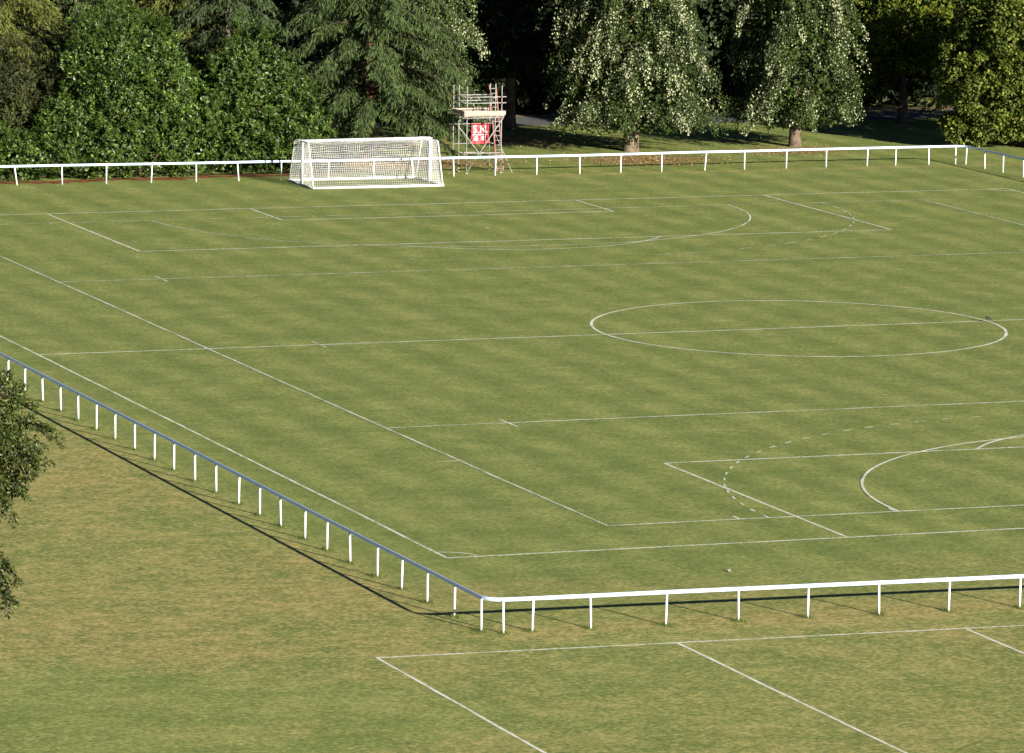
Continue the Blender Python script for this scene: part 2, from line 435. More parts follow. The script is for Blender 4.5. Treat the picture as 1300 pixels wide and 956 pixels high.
far_x = [-25.5, -23, -20.5, -17.99, -15.49, -13.05, -10.55, -8.02, -5.59, -3.18, -.46, 2.17, 4.5, 6.88, 9.29, 11.73, 14.28, 16.77, 19.28, 21.93, 24.41, 27.05, 29.58, 32.14, 33.92, 36.01, 37.7]
def fy(x): return float(np.interp(x, [-26, -16, -8, 0, 8, 14, 24, 30, 38], [13.6, 13.4, 12.95, 12.75, 12.6, 12.3, 12.5, 12.75, 12.62]))
posts = [(q, fy(q)) for q in far_x] + [(38.24, 12.39), (38.25, 9.89), (38.4, 7.84), (38.43, 5.29), (38.43, 2.8), (38.43, .3), (38.43, -2.2), (38.43, -4.7), (38.43, -7.2)]
fpath = [(x, fy(x)) for x in np.linspace(-26, 37.4, 60)]
path = np.concatenate([fpath, corner((36, 12.63), (38.27, 12.62), (38.3, 10), 9, .75), subdiv((38.3, 11.5), (38.43, -7.6))])
make_fence('white rail fence along the far side behind the goals, turning the far right corner', posts,
           {3: (-.16, 0), 6: (.06, 0), 8: (-.08, 0), 10: (.05, 0), 12: (-.08, 0), 13: (-.05, 0), 19: (.10, 0), 15: (-.03, 0), 24: (.03, 0)}, path, None)

# longer tufts the mower leaves round the post feet
mb = MB()
feet = [(-38.2, q) for q in left_y if q > -113] + [(-37.67, -112.74), (-36.7, -112.69), (-34.77, -112.77), (-32.32, -112.94), (-29.83, -112.9), (-27.49, -112.98), (-25.08, -113.12), (-22.71, -113.25), (-20.25, -113.36)]
for fx, fy_ in feet:
    n = 150; a = rng.uniform(0, 6.28, n); rr = .05 + abs(rng.normal(0, .13, n))
    p = np.stack([fx + rr * np.cos(a), fy_ + rr * np.sin(a) * 1.6, np.full(n, .0)], 1)
    d = nrm(np.stack([rng.normal(0, .45, n), rng.normal(0, .45, n), np.ones(n)], 1)); hh = rng.uniform(.05, .15, n)
    w = nrm(np.cross(d, rng.normal(size=(n, 3)))) * .006
    mb.quads(np.stack([p - w, p + w, p + d * hh[:, None] + w * .2, p + d * hh[:, None] - w * .2], 1))
tag(mb.build('grass_tufts', leaf_mat('tuft_grass', (.06, .10, .02), (.13, .16, .04), .8, .1)), 'longer green tufts round the feet of the near white posts', 'grass', None, 'stuff')

# ------------------------------------------------------------------ goals
def make_goal(label):
    root = thing('football_goal', label, 'goal', (0, 0, 0), 0, 'portable goals stood face to face')
    W, H, D, T = 7.42, 2.44, 2.05, 1.15
    hw = W / 2
    for q in (-1, 1):
        mb = MB(); mb.tube([(q * hw, 0, 0), (q * hw, 0, H - .055)], .055, 12); mb.build('post', M['white'], root, True)
    mb = MB(); mb.tube([(-hw - .055, 0, H), (hw + .055, 0, H)], .06, 12); mb.build('crossbar', M['white'], root, True)
    for q in (-1, 1):
        mb = MB(); mb.tube([(q * hw, -.05, H - .02), (q * hw, -T * .8, H - .02), (q * hw, -T, H - .1), (q * hw, -T - .06, H - .25), (q * hw, -D + .03, .10)], .038, 10)
        mb.build('stanchion', M['white'], root, True)
        mb = MB(); mb.tube([(q * hw, -.05, .06), (q * hw, -D, .06)], .055, 10); mb.build('side_base_bar', M['white'], root, True)
    mb = MB(); mb.tube([(-hw - .05, -D, .07), (hw + .05, -D, .07)], .068, 12); mb.build('rear_base_bar', M['white'], root, True)
    # net: one panel over the roof and down the back, two sides
    nb = MB(); rr = .0047; sq = .125
    def prof(u):       # u 0..1 from crossbar to rear base bar -> (y, z)
        return np.interp(u, [0, .28, .36, 1], [-.02, -T * .85, -T - .02, -D]), np.interp(u, [0, .28, .36, 1], [H, H - .02, H - .12, .08])
    def sag(u, xn): return .20 * np.sin(np.pi * min(max(u, 0), 1)) * (1 - xn ** 4) * (.7 + .3 * math.sin(9 * xn + 3 * u))
    def pt(xn, u):
        y, z = prof(u); s_ = sag(u, xn)
        return (xn * hw, y + s_ * (.75 if u > .36 else .0), z - s_ * (.9 if u <= .5 else .35))
    tot = .98 + 2.55
    nu = int(tot / sq); nx = int(W / sq)
    for i in range(nx + 1):
        xn = -1 + 2 * i / nx
        nb.tube([pt(xn, u) for u in np.linspace(0, 1, 15)], rr, 3, False)
    for j in range(nu + 1):
        u = j / nu
        nb.tube([pt(xn, u) for xn in np.linspace(-1, 1, 25)], rr, 3, False)
    for q in (-1, 1):
        for j in range(int(H / sq) + 1):
            z = .08 + j * sq
            if z > H: break
            yb = np.interp(z, [.08, H - .12, H], [-D, -T - .02, -T * .85])
            nb.tube([(q * (hw - .05 * math.sin(math.pi * t)), yb * t, z - .04 * math.sin(math.pi * t)) for t in np.linspace(0, 1, 6)], rr, 3, False)
        for i in range(int(D / sq) + 1):
            y = -i * sq
            zt = H if y > -T * .85 else np.interp(-y, [T * .85, T, D], [H, H - .12, .08])
            nb.tube([(q * (hw - .05 * math.sin(math.pi * t)), y, .08 + (zt - .08) * t) for t in np.linspace(0, 1, 6)], rr, 3, False)
    nb.build('net', M['net'], root)
    return root
g1 = make_goal('white portable football goal nearer the pitch, its net back towards the pitch lines')
g1.location = (.80, 9.96, 0); g1.rotation_euler = (0, 0, R(-.8))
g2 = copy_tree(g1); g2['label'] = 'white portable football goal pushed up against the far rail, opening towards the other goal'
g2.location = (.80, 10.16, 0); g2.rotation_euler = (0, 0, R(180.6))

# ------------------------------------------------------------------ scaffold tower, ladder, banner
SX, SY = 7.98, 13.85
sc = thing('scaffold_tower', 'steel tube scaffold tower with pale board platform and guard rails behind the rail fence', 'scaffold', (SX, SY, 0))
def tube(name, a, c, r=.026, mat='steel', parent=sc, n=8):
    mb = MB(); mb.tube([a, c], r, n); return mb.build(name, M[mat], parent, True)
XR = 2.14
stand = [((.08, 0), 4.88), ((.0, 1.05), 4.87), ((-.03, 1.88), 4.80), ((XR, 0), 4.9), ((XR + .02, 1.05), 4.9), ((XR + .0, 1.86), 4.86)]
couplers = []
for (x, y), hh in stand:
    tube('standard', (x, y, 0), (x + random.gauss(0, .01), y, hh))
    mb = MB(); mb.box((x, y, .015), (.15, .15, .03)); mb.build('base_plate', M['steel'], sc)
# ledgers and guard rails: (z, y, x-extents)
def ledger(nm, y, z, xa, xb, dy=0): tube(nm, (xa, y - .052, z), (xb, y - .052 + dy, z + random.gauss(0, .015)))
for z in (4.25, 3.92): ledger('guard_rail', 1.86, z, -.05, XR + .12)
for z in (4.28, 3.93): ledger('guard_rail', 0, z, -.1, XR + .25)
for z in (4.30, 3.97):
    tube('guard_rail', (-.06, -.1, z), (-.10, 2.05, z)); 
ledger('ledger', 0, 3.10, -.22, XR + .10); ledger('ledger', 1.86, 3.22, -.2, XR + .1)
ledger('ledger', 1.86, 2.60, -.28, XR + .12); ledger('ledger', 1.86, 1.50, -.15, XR + .22)
ledger('ledger', 0, 1.13, -.1, XR + .1); ledger('ledger', 1.86, 1.00, -.1, XR * .85)
for x in (-.06, XR + .06):
    for z in (3.16, 1.08): tube('transom', (x, -.15, z), (x, 2.05, z))
for k in range(3): tube('transom', (.5 + k * .5, -.12, 3.16), (.5 + k * .5, 2.02, 3.16))
tube('brace', (XR + .12, -.09, 3.18), (.06, -.09, .06), .026); tube('brace', (.0, 1.16, 2.55), (XR, 1.93, .22), .026)
tube('brace', (XR - .02, 1.0, 2.2), (XR + .62, -.2, .0), .02)
# platform boards, toe boards
for k in range(8):
    mb = MB(); mb.box((XR / 2 + .05, .10 + k * .235, 3.215), (XR + .25, .215, .038)); mb.build('platform_board', M['board'], sc)
mb = MB(); mb.box((XR / 2 + .08, -.06, 3.375), (XR + .28, .036, .24)); mb.build('toe_board', M['board'], sc)
tb = MB(); tb.box((XR / 2 - .07, 1.79, 3.385), (XR + .16, .036, .24)); tbo = tb.build('toe_board', M['board'], sc)
mb = MB(); mb.box((-.085, .87, 3.375), (.036, 1.80, .24)); mb.build('toe_board', M['board'], sc)
# rusty couplers where tubes cross
for (x, y, z) in [(.08, -.05, 4.28), (XR, -.05, 4.28), (.08, -.05, 3.10), (XR, -.05, 3.10), (-.03, 1.83, 4.25), (-.03, 1.83, 3.92), (XR, 1.83, 4.25), (0, 1.05, 4.3), (0, 1.05, 3.97),
                  (-.03, 1.83, 1.5), (0, 1.05, 1.1), (-.03, 1.83, .9), (XR, -.05, 3.93), (.08, -.05, 1.13), (XR, -.05, 1.13), (XR, 1.83, .3), (0, 1.1, 2.55), (XR, 1.83, 1.5)]:
    mb = MB(); mb.box((x, y - .02, z), (.10, .10, .085), R(random.uniform(-20, 20))); mb.build('coupler', M['rusty'], sc)
def text_mesh(name, txt, size, loc, mat, parent, bold=0., sx=1.):
    cu = bpy.data.curves.new(name, 'FONT'); cu.body = txt; cu.size = size; cu.extrude = .002; cu.offset = bold
    cu.align_x = 'CENTER'; cu.align_y = 'CENTER'; cu.resolution_u = 4
    o = bpy.data.objects.new('tmp', cu); COL.objects.link(o)
    dg = bpy.context.evaluated_depsgraph_get(); me = bpy.data.meshes.new_from_object(o.evaluated_get(dg))
    bpy.data.objects.remove(o); bpy.data.curves.remove(cu)
    me.name = name; me.materials.clear(); me.materials.append(mat)
    t = bpy.data.objects.new(name, me); COL.objects.link(t); t.parent = parent
    t.rotation_euler = (R(90), 0, 0); t.scale = (sx, 1, 1); t.location = loc
    return t
for ch, dx in (('2', -.17), ('1', .02), ('1', .18)): text_mesh('stencilled_digit', ch, .27, (1.28 + dx, 1.765, 3.41), M['ink'], tbo, .004, 1.2)

ld = thing('ladder', 'red sided ladder leaning inside the right end of the scaffold tower', 'ladder', (SX + 2.42, SY + .80, 0))
A = np.array([.0, 0, 0]); Bv = np.array([-.42, .32, 4.85]); half = np.array([.19, .0, 0])
for q in (-1, 1):
    mb = MB(); mb.tube([A + q * half, Bv + q * half], .034, 6); mb.build('side_rail', M['redwood'], ld)
for k in range(18):
    t = .03 + k * .0545; c_ = A + (Bv - A) * t
    mb = MB(); mb.tube([c_ - half, c_ + half], .019, 6); mb.build('rung', M['steel'], ld, True)

# banner, wind-rippled
bn = thing('banner', 'red banner with white lettering S.N. hung inside the scaffold tower', 'banner', (SX + 1.02, SY + 1.74, 1.48))
bw, bh = 1.02, 1.14
def rip(x, z): return .02 * math.sin(x * 9.5 + .6) + .016 * math.sin(x * 17 + z * 4) + .012 * math.sin(z * 6)
mb = MB(); nx, nz = 26, 14
for yo in (0., .004):
    V = [(bw * i / nx, rip(bw * i / nx, bh * j / nz) + yo, bh * j / nz) for j in range(nz + 1) for i in range(nx + 1)]
    mb.raw(V, [(j * (nx + 1) + i, j * (nx + 1) + i + 1, (j + 1) * (nx + 1) + i + 1, (j + 1) * (nx + 1) + i) for j in range(nz) for i in range(nx)])
mb.build('cloth', M['banner'], bn, True)
def drape(o):
    me = o.data; mw = o.matrix_basis
    inv = mw.inverted()
    for v in me.vertices:
        p = mw @ v.co; p.y += rip(p.x, p.z); v.co = inv @ p
drape(text_mesh('lettering', 'S.', .60, (.27, -.012, .80), M['print'], bn, .013, .86))
drape(text_mesh('lettering', 'N.', .60, (.71, -.012, .80), M['print'], bn, .013, .82))
sm = MB()
def bar(x0, x1, z, hh):
    n = 4
    xs = np.linspace(x0, x1, n + 1)
    V = [(x, rip(x, z) - .010, z + q * hh / 2) for q in (-1, 1) for x in xs]
    sm.raw(V, [(i, i + 1, n + 2 + i, n + 1 + i) for i in range(n)])
# a row of capitals under the initials, then rows of small print too small to read
x = .07
while x < .93:
    w_ = random.choice((.045, .06, .07)); bar(x, x + w_, .515, .07); x += w_ + .022
sm.build('capitals_row', M['print'], bn)
for (xa, xb) in ((.08, .40), (.54, .86)):
    sm = MB()
    for z in (.415, .345, .275, .205):
        x = xa + random.uniform(0, .05)
        while x < xb - .03:
            w_ = random.uniform(.03, .07); bar(x, min(x + w_, xb), z, .038); x += w_ + .014
    sm.build('small_print', M['print'], bn)

# ------------------------------------------------------------------ bird, litter
cr = thing('small_bird', 'small dark bird standing on the centre circle near the halfway line', 'bird', (9.22, -50.35, .03), R(160))
def ellip(mb, c, r, rot=None, n=12, k=8, mi=0):
    V = []; F = []
    for i in range(k + 1):
        th = math.pi * i / k
        for j in range(n):
            ph = 2 * math.pi * j / n
            p = Vector((r[0] * math.cos(th), r[1] * math.sin(th) * math.cos(ph), r[2] * math.sin(th) * math.sin(ph)))
            if rot is not None: p = rot @ p
            V.append((p.x + c[0], p.y + c[1], p.z + c[2]))
    for i in range(k):
        for j in range(n): F.append((i * n + j, i * n + (j + 1) % n, (i + 1) * n + (j + 1) % n, (i + 1) * n + j))
    mb.raw(V, F, mi)
mb = MB()
spine = [(-.24, 0, .12), (-.15, 0, .15), (-.08, 0, .175), (0, 0, .20), (.07, 0, .23), (.11, 0, .27), (.125, 0, .31), (.15, 0, .325), (.175, 0, .32)]
mb.tube(spine, [.012, .028, .06, .078, .07, .045, .042, .03, .012], 12)
cr.scale = (.75, .75, .75); mb.build('body', M['crow'], cr, True)
mb = MB(); mb.tube([(.165, 0, .322), (.235, 0, .305)], [.016, .003], 8); mb.build('beak', M['beak'], cr, True)
for q in (-1, 1):
    mb = MB(); mb.tube([(.0, q * .035, .15), (.01, q * .035, .07), (-.005, q * .035, 0), (.04, q * .035, .0)], [.012, .007, .006, .005], 6); mb.build('leg', M['beak'], cr, True)
    mb = MB(); ellip(mb, (-.05, q * .066, .19), (.17, .014, .055), Matrix.Rotation(R(14), 3, 'Y')); mb.build('wing', M['crow'], cr, True)
for (x, y, lab) in ((-28.01, -102.3, 'flat white scrap of paper on the worn grass beyond the near goal line, nearer the corner'),
                    (-26.71, -104.87, 'small upright white scrap of litter on the dry grass behind the near rail')):
    mb = MB(); n = 5
    pts = [[(-.05 + .026 * i, -.03 + .02 * j, .02 + .012 * math.sin(i * 2.1 + j) + (.022 if 'upright' in lab else 0) * j) for i in range(n)] for j in range(4)]
    V = [p for row in pts for p in row]; V2 = [(a, b_, c_ + .004) for a, b_, c_ in V]
    F = [(j * n + i, j * n + i + 1, (j + 1) * n + i + 1, (j + 1) * n + i) for j in range(3) for i in range(n - 1)]
    mb.raw(V, F); mb.raw(V2, F)
    tag(mb.build('litter', M['paper'], None, True, (x, y, 0)), lab, 'litter')

# ------------------------------------------------------------------ vegetation generators
def leaf_quads(pos, axis, nr, Ln, Wd):
    axis = nrm(axis); sd = nrm(np.cross(axis, nr)); up = np.cross(sd, axis)
    Ln = np.broadcast_to(Ln, (len(pos),))[:, None]; Wd = np.broadcast_to(Wd, (len(pos),))[:, None]
    md = pos + axis * Ln * .45 + up * Wd * .12
    return np.stack([pos, md + sd * Wd / 2, pos + axis * Ln - up * Wd * .15, md - sd * Wd / 2], 1)
def rand_dir(n):
    return nrm(rng.normal(size=(n, 3)))
def sphere_pts(n, up_only=False):
    d = rand_dir(n)
    if up_only: d[:, 2] = abs(d[:, 2])
    return d
def lobes_surface(lobes, n, inner=1.0):
    """points on the union of ellipsoids (cx,cy,cz,rx,ry,rz), outward normals"""
    lob = np.asarray(lobes, float)
    wt = lob[:, 3] * lob[:, 5]; wt = wt / wt.sum()
    k = rng.choice(len(lob), size=int(n * 1.9), p=wt); d = rand_dir(len(k))
    p = lob[k, :3] + d * lob[k, 3:] * inner
    keep = np.ones(len(k), bool)
    for i, L_ in enumerate(lob):
        q = (((p - L_[:3]) / (L_[3:] * inner)) ** 2).sum(1)
        keep &= (q > .90) | (k == i)
    keep &= p[:, 2] > .05
    nr = nrm(d / lob[k, 3:])
    return p[keep][:n], nr[keep][:n]
UP = np.array([0, 0, 1.0])

def lumpy(p, amp, freq, seed):
    r_ = np.random.default_rng(seed); q = np.zeros(len(p))
    for i in range(6):
        v = r_.normal(size=3) * freq; q += np.sin(p @ v + r_.uniform(0, 6.28))
    return amp * q / 6

def shrub_crown(lobes, n_shoot, leaf=.17, wid=.075, per=10, inner=9000, seed=0, up=.55, gap=.0):
    """upright shoots with a rosette of leaves, all over lumpy lobes; sparser big leaves fill the inside"""
    p, nr = lobes_surface(lobes, n_shoot)
    lump = lumpy(p, 1.0, 1.1, seed) + lumpy(p, .8, 2.6, seed + 5) + lumpy(p, .55, 5.2, seed + 9)
    p = p + nr * (lump * 1.25 + .45 * (rng.uniform(size=len(p)) < .07) * rng.uniform(size=len(p)))[:, None]
    keep = rng.uniform(size=len(p)) < np.clip(.78 + lump * 2.4, .04, 1)
    p, nr = p[keep], nr[keep]
    ax = nrm(nr * .7 + UP * up + rng.normal(0, .35, p.shape))
    sl = rng.uniform(.15, .42, len(p))
    P_ = np.repeat(p, per, 0); A_ = np.repeat(ax, per, 0); S_ = np.repeat(sl, per)
    t = rng.uniform(0, 1, len(P_))
    lat = nrm(np.cross(A_, rand_dir(len(P_))))
    pos = P_ + A_ * (S_ * t)[:, None] + rng.normal(0, .03, P_.shape)
    la = nrm(lat * rng.uniform(.6, 1.2, (len(P_), 1)) + A_ * .6)
    n2 = nrm(A_ + rng.normal(0, .3, A_.shape))
    sz = np.repeat(rng.uniform(.65, 1.4, len(p)), per) * rng.uniform(.75, 1.2, len(P_))
    q1 = leaf_quads(pos, la, n2, leaf * sz, wid * sz)
    p2, nr2 = lobes_surface(lobes, inner, .9)
    p2 = p2 - nr2 * rng.uniform(0, .7, (len(p2), 1))
    q2 = leaf_quads(p2, rand_dir(len(p2)), rand_dir(len(p2)), .30, .17)
    return np.concatenate([q1, q2])

def bough_curve(base, az, Ln, rise, droop, n=12, z0=None):
    t = np.linspace(0, 1, n); d = np.array([math.cos(az), math.sin(az), 0])
    pts = np.asarray(base, float) + np.outer(t * Ln, d)
    pts[:, 2] += Ln * (rise * t - droop * t ** 2.2)
    side = np.array([-d[1], d[0], 0]); pts += np.outer(np.sin(t * 3 + az * 7) * .06 * Ln, side)
    return pts

def conifer_crown(Hh, prof, nb=120, z_lo=1.0, step=.20, tw=1.35, strips=11, sl=.34, sw=.062, droop=.42, rise=.18, hang=.8, seed=1, gapz=1.):
    """whorls of long branches, side twigs with hanging needle strips"""
    r_ = np.random.default_rng(seed); Q = []; limbs = []
    for i in range(nb):
        z = z_lo + (Hh - z_lo) * (i / nb) ** 1.15; z += r_.uniform(-.25, .25)
        az = i * 2.39996 + r_.uniform(-.5, .5)
        Ln = np.interp(z / Hh, prof[0], prof[1]) * r_.uniform(.72, 1.12)
        if Ln < .3: continue
        c_ = bough_curve((0, 0, z), az, Ln, rise * r_.uniform(.4, 1.5), droop * r_.uniform(.8, 1.25), 14)
        limbs.append((c_, .02 + .007 * Ln))
        ns = max(5, int(Ln * .82 / step))
        tt = np.linspace(.16, 1, ns)
        k = tt * 13; i0 = np.minimum(k.astype(int), 12); f = (k - i0)[:, None]
        pp = c_[i0] * (1 - f) + c_[i0 + 1] * f; tg = nrm(c_[i0 + 1] - c_[i0])
        for sgn in (-1, 1):
            sd = nrm(np.cross(tg, UP)) * sgn
            tl = tw * (1.05 - .65 * tt) * r_.uniform(.5, 1.15, ns) * min(1, .35 + Ln / 4)
            dv = nrm(sd * .8 + tg * .65 + np.array([0, 0, -.12]) + r_.normal(0, .16, (ns, 3)))
            for s_ in range(strips):
                u = (s_ + r_.uniform(0, 1, ns)) / strips
                pos = pp + dv * (tl * u)[:, None] - UP * (.28 * tl * u ** 2)[:, None]
                a_ = nrm(dv * (1 - hang) * 1.3 - UP * hang + r_.normal(0, .30, (ns, 3)) + tg * .25)
                Q.append(leaf_quads(pos, a_, nrm(tg + r_.normal(0, .6, (ns, 3))), sl * r_.uniform(.6, 1.3, ns), sw * r_.uniform(.7, 1.3, ns)))
        # a ragged top side so the boughs read as solid shelves
        pos = pp + r_.normal(0, .10, pp.shape); a_ = nrm(tg + UP * .35 + r_.normal(0, .5, pp.shape))
        Q.append(leaf_quads(pos, a_, rand_dir(ns), sl, sw * 1.3))
    return np.concatenate(Q), limbs

def lime_crown(Hh, prof, nb=150, z_lo=1.8, leaf=.13, seed=3):
    """arching boughs ending in thick hanging plumes; returns upper-side leaves and silver-underside leaves"""
    r_ = np.random.default_rng(seed); D_, Pl = [], []; limbs = []
    for i in range(nb):
        z = z_lo + (Hh - z_lo) * (i / nb) ** 1.1 + r_.uniform(-.4, .4); az = i * 2.39996 + r_.uniform(-.5, .5)
        Ln = np.interp(z / Hh, prof[0], prof[1]) * r_.uniform(.66, 1.10)
        c_ = bough_curve((0, 0, z), az, Ln, r_.uniform(.2, .55), r_.uniform(.60, 1.0), 14)
        c_[:, 2] = np.maximum(c_[:, 2], 2.2 + r_.uniform(0, .9))
        limbs.append((c_, .014 + .006 * Ln))
        # plumes: a bundle of twigs that hang along the outer bough
        npl = int(3 + Ln * 1.7)
        tt = np.linspace(.30, 1.0, npl) + r_.uniform(-.04, .04, npl); k = np.clip(tt * 13, 0, 12.99); i0 = k.astype(int); f = (k - i0)[:, None]
        pp = c_[i0] * (1 - f) + c_[i0 + 1] * f; tg = nrm(c_[i0 + 1] - c_[i0]); sd = nrm(np.cross(tg, UP))
        pp = pp + sd * r_.normal(0, .22 + .25 * tt, npl)[:, None]
        dv = nrm(tg * .9 - UP * .7 + sd * r_.normal(0, .38, npl)[:, None])
        tl = r_.uniform(.7, 1.5, npl); bright = np.where(r_.uniform(size=npl) < r_.choice((.25, .75)), r_.uniform(.4, .8, npl), r_.uniform(.02, .12, npl))
        per = 84
        P0 = np.repeat(pp, per, 0); V0 = np.repeat(dv, per, 0); T0 = np.repeat(tl, per); B0 = np.repeat(bright, per)
        u = r_.uniform(0, 1, len(P0)); wd = .19 * (1 - .6 * u)
        pos = P0 + V0 * (T0 * u)[:, None] - UP * (.30 * u * u * T0)[:, None] + r_.normal(0, 1, P0.shape) * wd[:, None]
        a_ = nrm(V0 * .6 - UP * .35 + r_.normal(0, .5, P0.shape))
        nn = nrm(nrm(pos * [1, 1, 0]) * .8 + UP * .35 + r_.normal(0, .55, P0.shape))
        q = leaf_quads(pos, a_, nn, leaf * r_.uniform(.7, 1.25, len(P0)), leaf * .74 * r_.uniform(.8, 1.2, len(P0)))
        pm = r_.uniform(size=len(P0)) < B0 * (.35 + .75 * u)
        Pl.append(q[pm]); D_.append(q[~pm])
    # foliage of the inner crown
    n = 16000
    z = r_.uniform(1.6, Hh * .95, n); rr = np.interp((z + 1.5) / Hh, prof[0], prof[1]) * .74 * r_.uniform(0.05, 1, n) ** .5; a = r_.uniform(0, 2 * np.pi, n)
    pos = np.stack([rr * np.cos(a), rr * np.sin(a), z - .25 * rr + .0], 1); pos = pos[pos[:, 2] > 1.3]
    D_.append(leaf_quads(pos, nrm(r_.normal(size=pos.shape)), nrm(r_.normal(size=pos.shape)), .26, .20))
    return np.concatenate(D_), np.concatenate(Pl), limbs

def clump_crown(lobes, ncl, per, leaf, cr_, inner=6000, seed=5, wid=.62, droop=.25):
    """rounded leaf clumps over lumpy lobes"""
    p, nr = lobes_surface(lobes, ncl)
    p = p + nr * lumpy(p, .6, .9, seed)[:, None]
    rad = cr_ * rng.uniform(.6, 1.25, len(p))
    P_ = np.repeat(p, per, 0); N_ = np.repeat(nr, per, 0); R_ = np.repeat(rad, per)
    d = rand_dir(len(P_)); flip = (d * (N_ + UP * .4)).sum(1) < -.25; d[flip] *= -1
    pos = P_ + d * (R_ * rng.uniform(.55, 1.0, len(P_)) ** .5)[:, None] * np.array([1, 1, .72])
    a_ = nrm(d * .6 + rng.normal(0, .5, d.shape) - UP * droop)
    n2 = nrm(d + UP * .5 + rng.normal(0, .35, d.shape)); sz = rng.uniform(.7, 1.3, len(P_))
    q = leaf_quads(pos, a_, n2, leaf * sz, leaf * wid * sz)
    p2, nr2 = lobes_surface(lobes, inner, .86); p2 = p2 - nr2 * rng.uniform(0, .9, (len(p2), 1))
    return np.concatenate([q, leaf_quads(p2, rand_dir(len(p2)), rand_dir(len(p2)), leaf * 2.1, leaf * 1.4)])

def trunk_mesh(Hh, r0, limbs=(), lean=(0, 0), flare=1.5, n=12):
    mb = MB(); k = 9; t = np.linspace(0, 1, k)
    pts = np.stack([lean[0] * t + .05 * np.sin(t * 5), lean[1] * t, t * Hh - .1], 1)
    rad = r0 * (1 - .85 * t); rad[0] *= flare; 
    pts = np.insert(pts, 1, pts[0] * .93 + pts[1] * .07, 0); rad = np.insert(rad, 1, r0 * (1 + (flare - 1) * .35))
    mb.tube(pts, rad, n)
    for c_, r_ in limbs: mb.tube(c_, np.linspace(r_, r_ * .25, len(c_)), 5, False, 1)
    return mb

def plant(name, label, cat, loc, group, crown_parts, crown_mats, trunk=None, bark=None, crown_name='crown', rz=0.):
    t = thing(name, label, cat, loc, rz, group)
    mb = MB()
    for i, q in enumerate(crown_parts): mb.quads(q, i)
    mb.build(crown_name, crown_mats, t)
    if trunk is not None: trunk.build('trunk', [bark, M['limb']], t, True)
    return t

# --- laurels
def stems(lobes, n, r0):
    mb = MB()
    for i in range(n):
        a = random.uniform(0, 6.28); b0 = (math.cos(a) * .4, math.sin(a) * .3, -.05); l_ = random.choice(lobes)
        mb.tube([b0, (l_[0] * .5 + b0[0] * .5, l_[1] * .5, l_[2] * .55), (l_[0], l_[1], l_[2] + l_[5] * .5)], [r0, r0 * .7, r0 * .2], 7)
    return mb
LOB = [(0, .6, 4.0, 3.4, 2.6, 4.0), (1.2, .2, 2.6, 3.6, 2.2, 2.9), (-1.6, .2, 2.4, 3.4, 2.2, 2.8), (.2, .3, 6.3, 2.3, 1.9, 2.2), (-3.2, .2, 1.4, 2.2, 1.6, 1.6), (3.2, .1, 1.5, 2.2, 1.5, 1.9), (2.6, .5, 4.8, 2.0, 1.7, 1.8), (-1.7, .4, 5.6, 2.0, 1.7, 1.9), (4.4, .6, 2.6, 1.6, 1.4, 2.2), (1.2, .4, 6.3, 1.6, 1.5, 1.6)]
plant('laurel_bush', 'largest glossy green laurel bush behind the far rail, left of the goals', 'bush', (-10.6, 17.2, 0), 'evergreen bushes behind the far rail',
      [shrub_crown(LOB, 9500, seed=2, inner=13000)], [M['laurel']], stems(LOB, 7, .09), M['bark'], 'foliage')
LOB = [(0, .5, 3.6, 2.3, 2.0, 3.6), (.9, .1, 2.1, 2.3, 1.7, 2.2), (-.9, .3, 5.2, 1.7, 1.6, 2.2), (1.7, .1, 1.3, 1.8, 1.3, 1.4), (-1.8, .2, 2.2, 1.7, 1.5, 2.3), (2.6, .2, 1.5, 1.5, 1.2, 1.7), (-1.1, .2, 6.2, 1.2, 1.2, 1.4)]
plant('laurel_bush', 'tall narrow laurel bush close to the left end of the goals', 'bush', (-2.7, 17.9, 0), 'evergreen bushes behind the far rail',
      [shrub_crown(LOB, 6500, seed=8, inner=9500)], [M['laurel']], stems(LOB, 5, .08), M['bark'], 'foliage')
LOB = [(0, .3, 1.0, 2.2, 1.3, 1.25), (-2.4, .3, 1.2, 2.0, 1.3, 1.4)]
plant('laurel_bush', 'low laurel bush at the far left corner in front of a bronze shrub', 'bush', (-17.3, 16.3, 0), 'evergreen bushes behind the far rail',
      [shrub_crown(LOB, 1500, seed=18, inner=3000)], [M['laurel']], stems(LOB, 3, .05), M['bark'], 'foliage')
LOB = [(0, .0, 3.0, 2.0, 1.6, 3.0), (-1.4, .1, 3.2, 2.0, 1.6, 3.0), (.6, .0, 4.6, 1.5, 1.4, 1.9), (-2.6, .1, 2.5, 1.8, 1.6, 2.6)]
plant('bronze_shrub', 'dull bronze green shrub left of the largest laurel bush', 'bush', (-17.2, 19.0, 0), None,
      [shrub_crown(LOB, 3600, leaf=.13, wid=.055, seed=21, inner=6000)], [M['shrub']], stems(LOB, 5, .06), M['bark'], 'foliage')

# --- conifers
def conifer(label, loc, Hh, prof, mat, r0, seed, **kw):
    q, limbs = conifer_crown(Hh, prof, seed=seed, **kw)
    return plant('conifer', label, 'tree', loc, 'conifers at the left behind the bushes', [q], [M[mat]], trunk_mesh(Hh, r0, limbs), M['bark_red' if mat == 'cedar' and r0 > .3 else 'bark'])
PR = ([0, .08, .25, .5, .8, 1], [6.4, 6.8, 6.3, 5.0, 2.4, .3])
conifer('big grey green cedar with drooping boughs and a red brown trunk behind the goals', (5.1, 22.2, 0), 20., PR, 'cedar', .36, 4, nb=250, z_lo=2.0, droop=.36, rise=.22)
conifer('blue green conifer at the left flank of the big drooping cedar', (-2.6, 24.6, 0), 17., ([0, .1, .3, .6, 1], [5.2, 5.4, 4.8, 3.0, .3]), 'spruce', .3, 12, nb=170, z_lo=1.5, droop=.38, rise=.25)
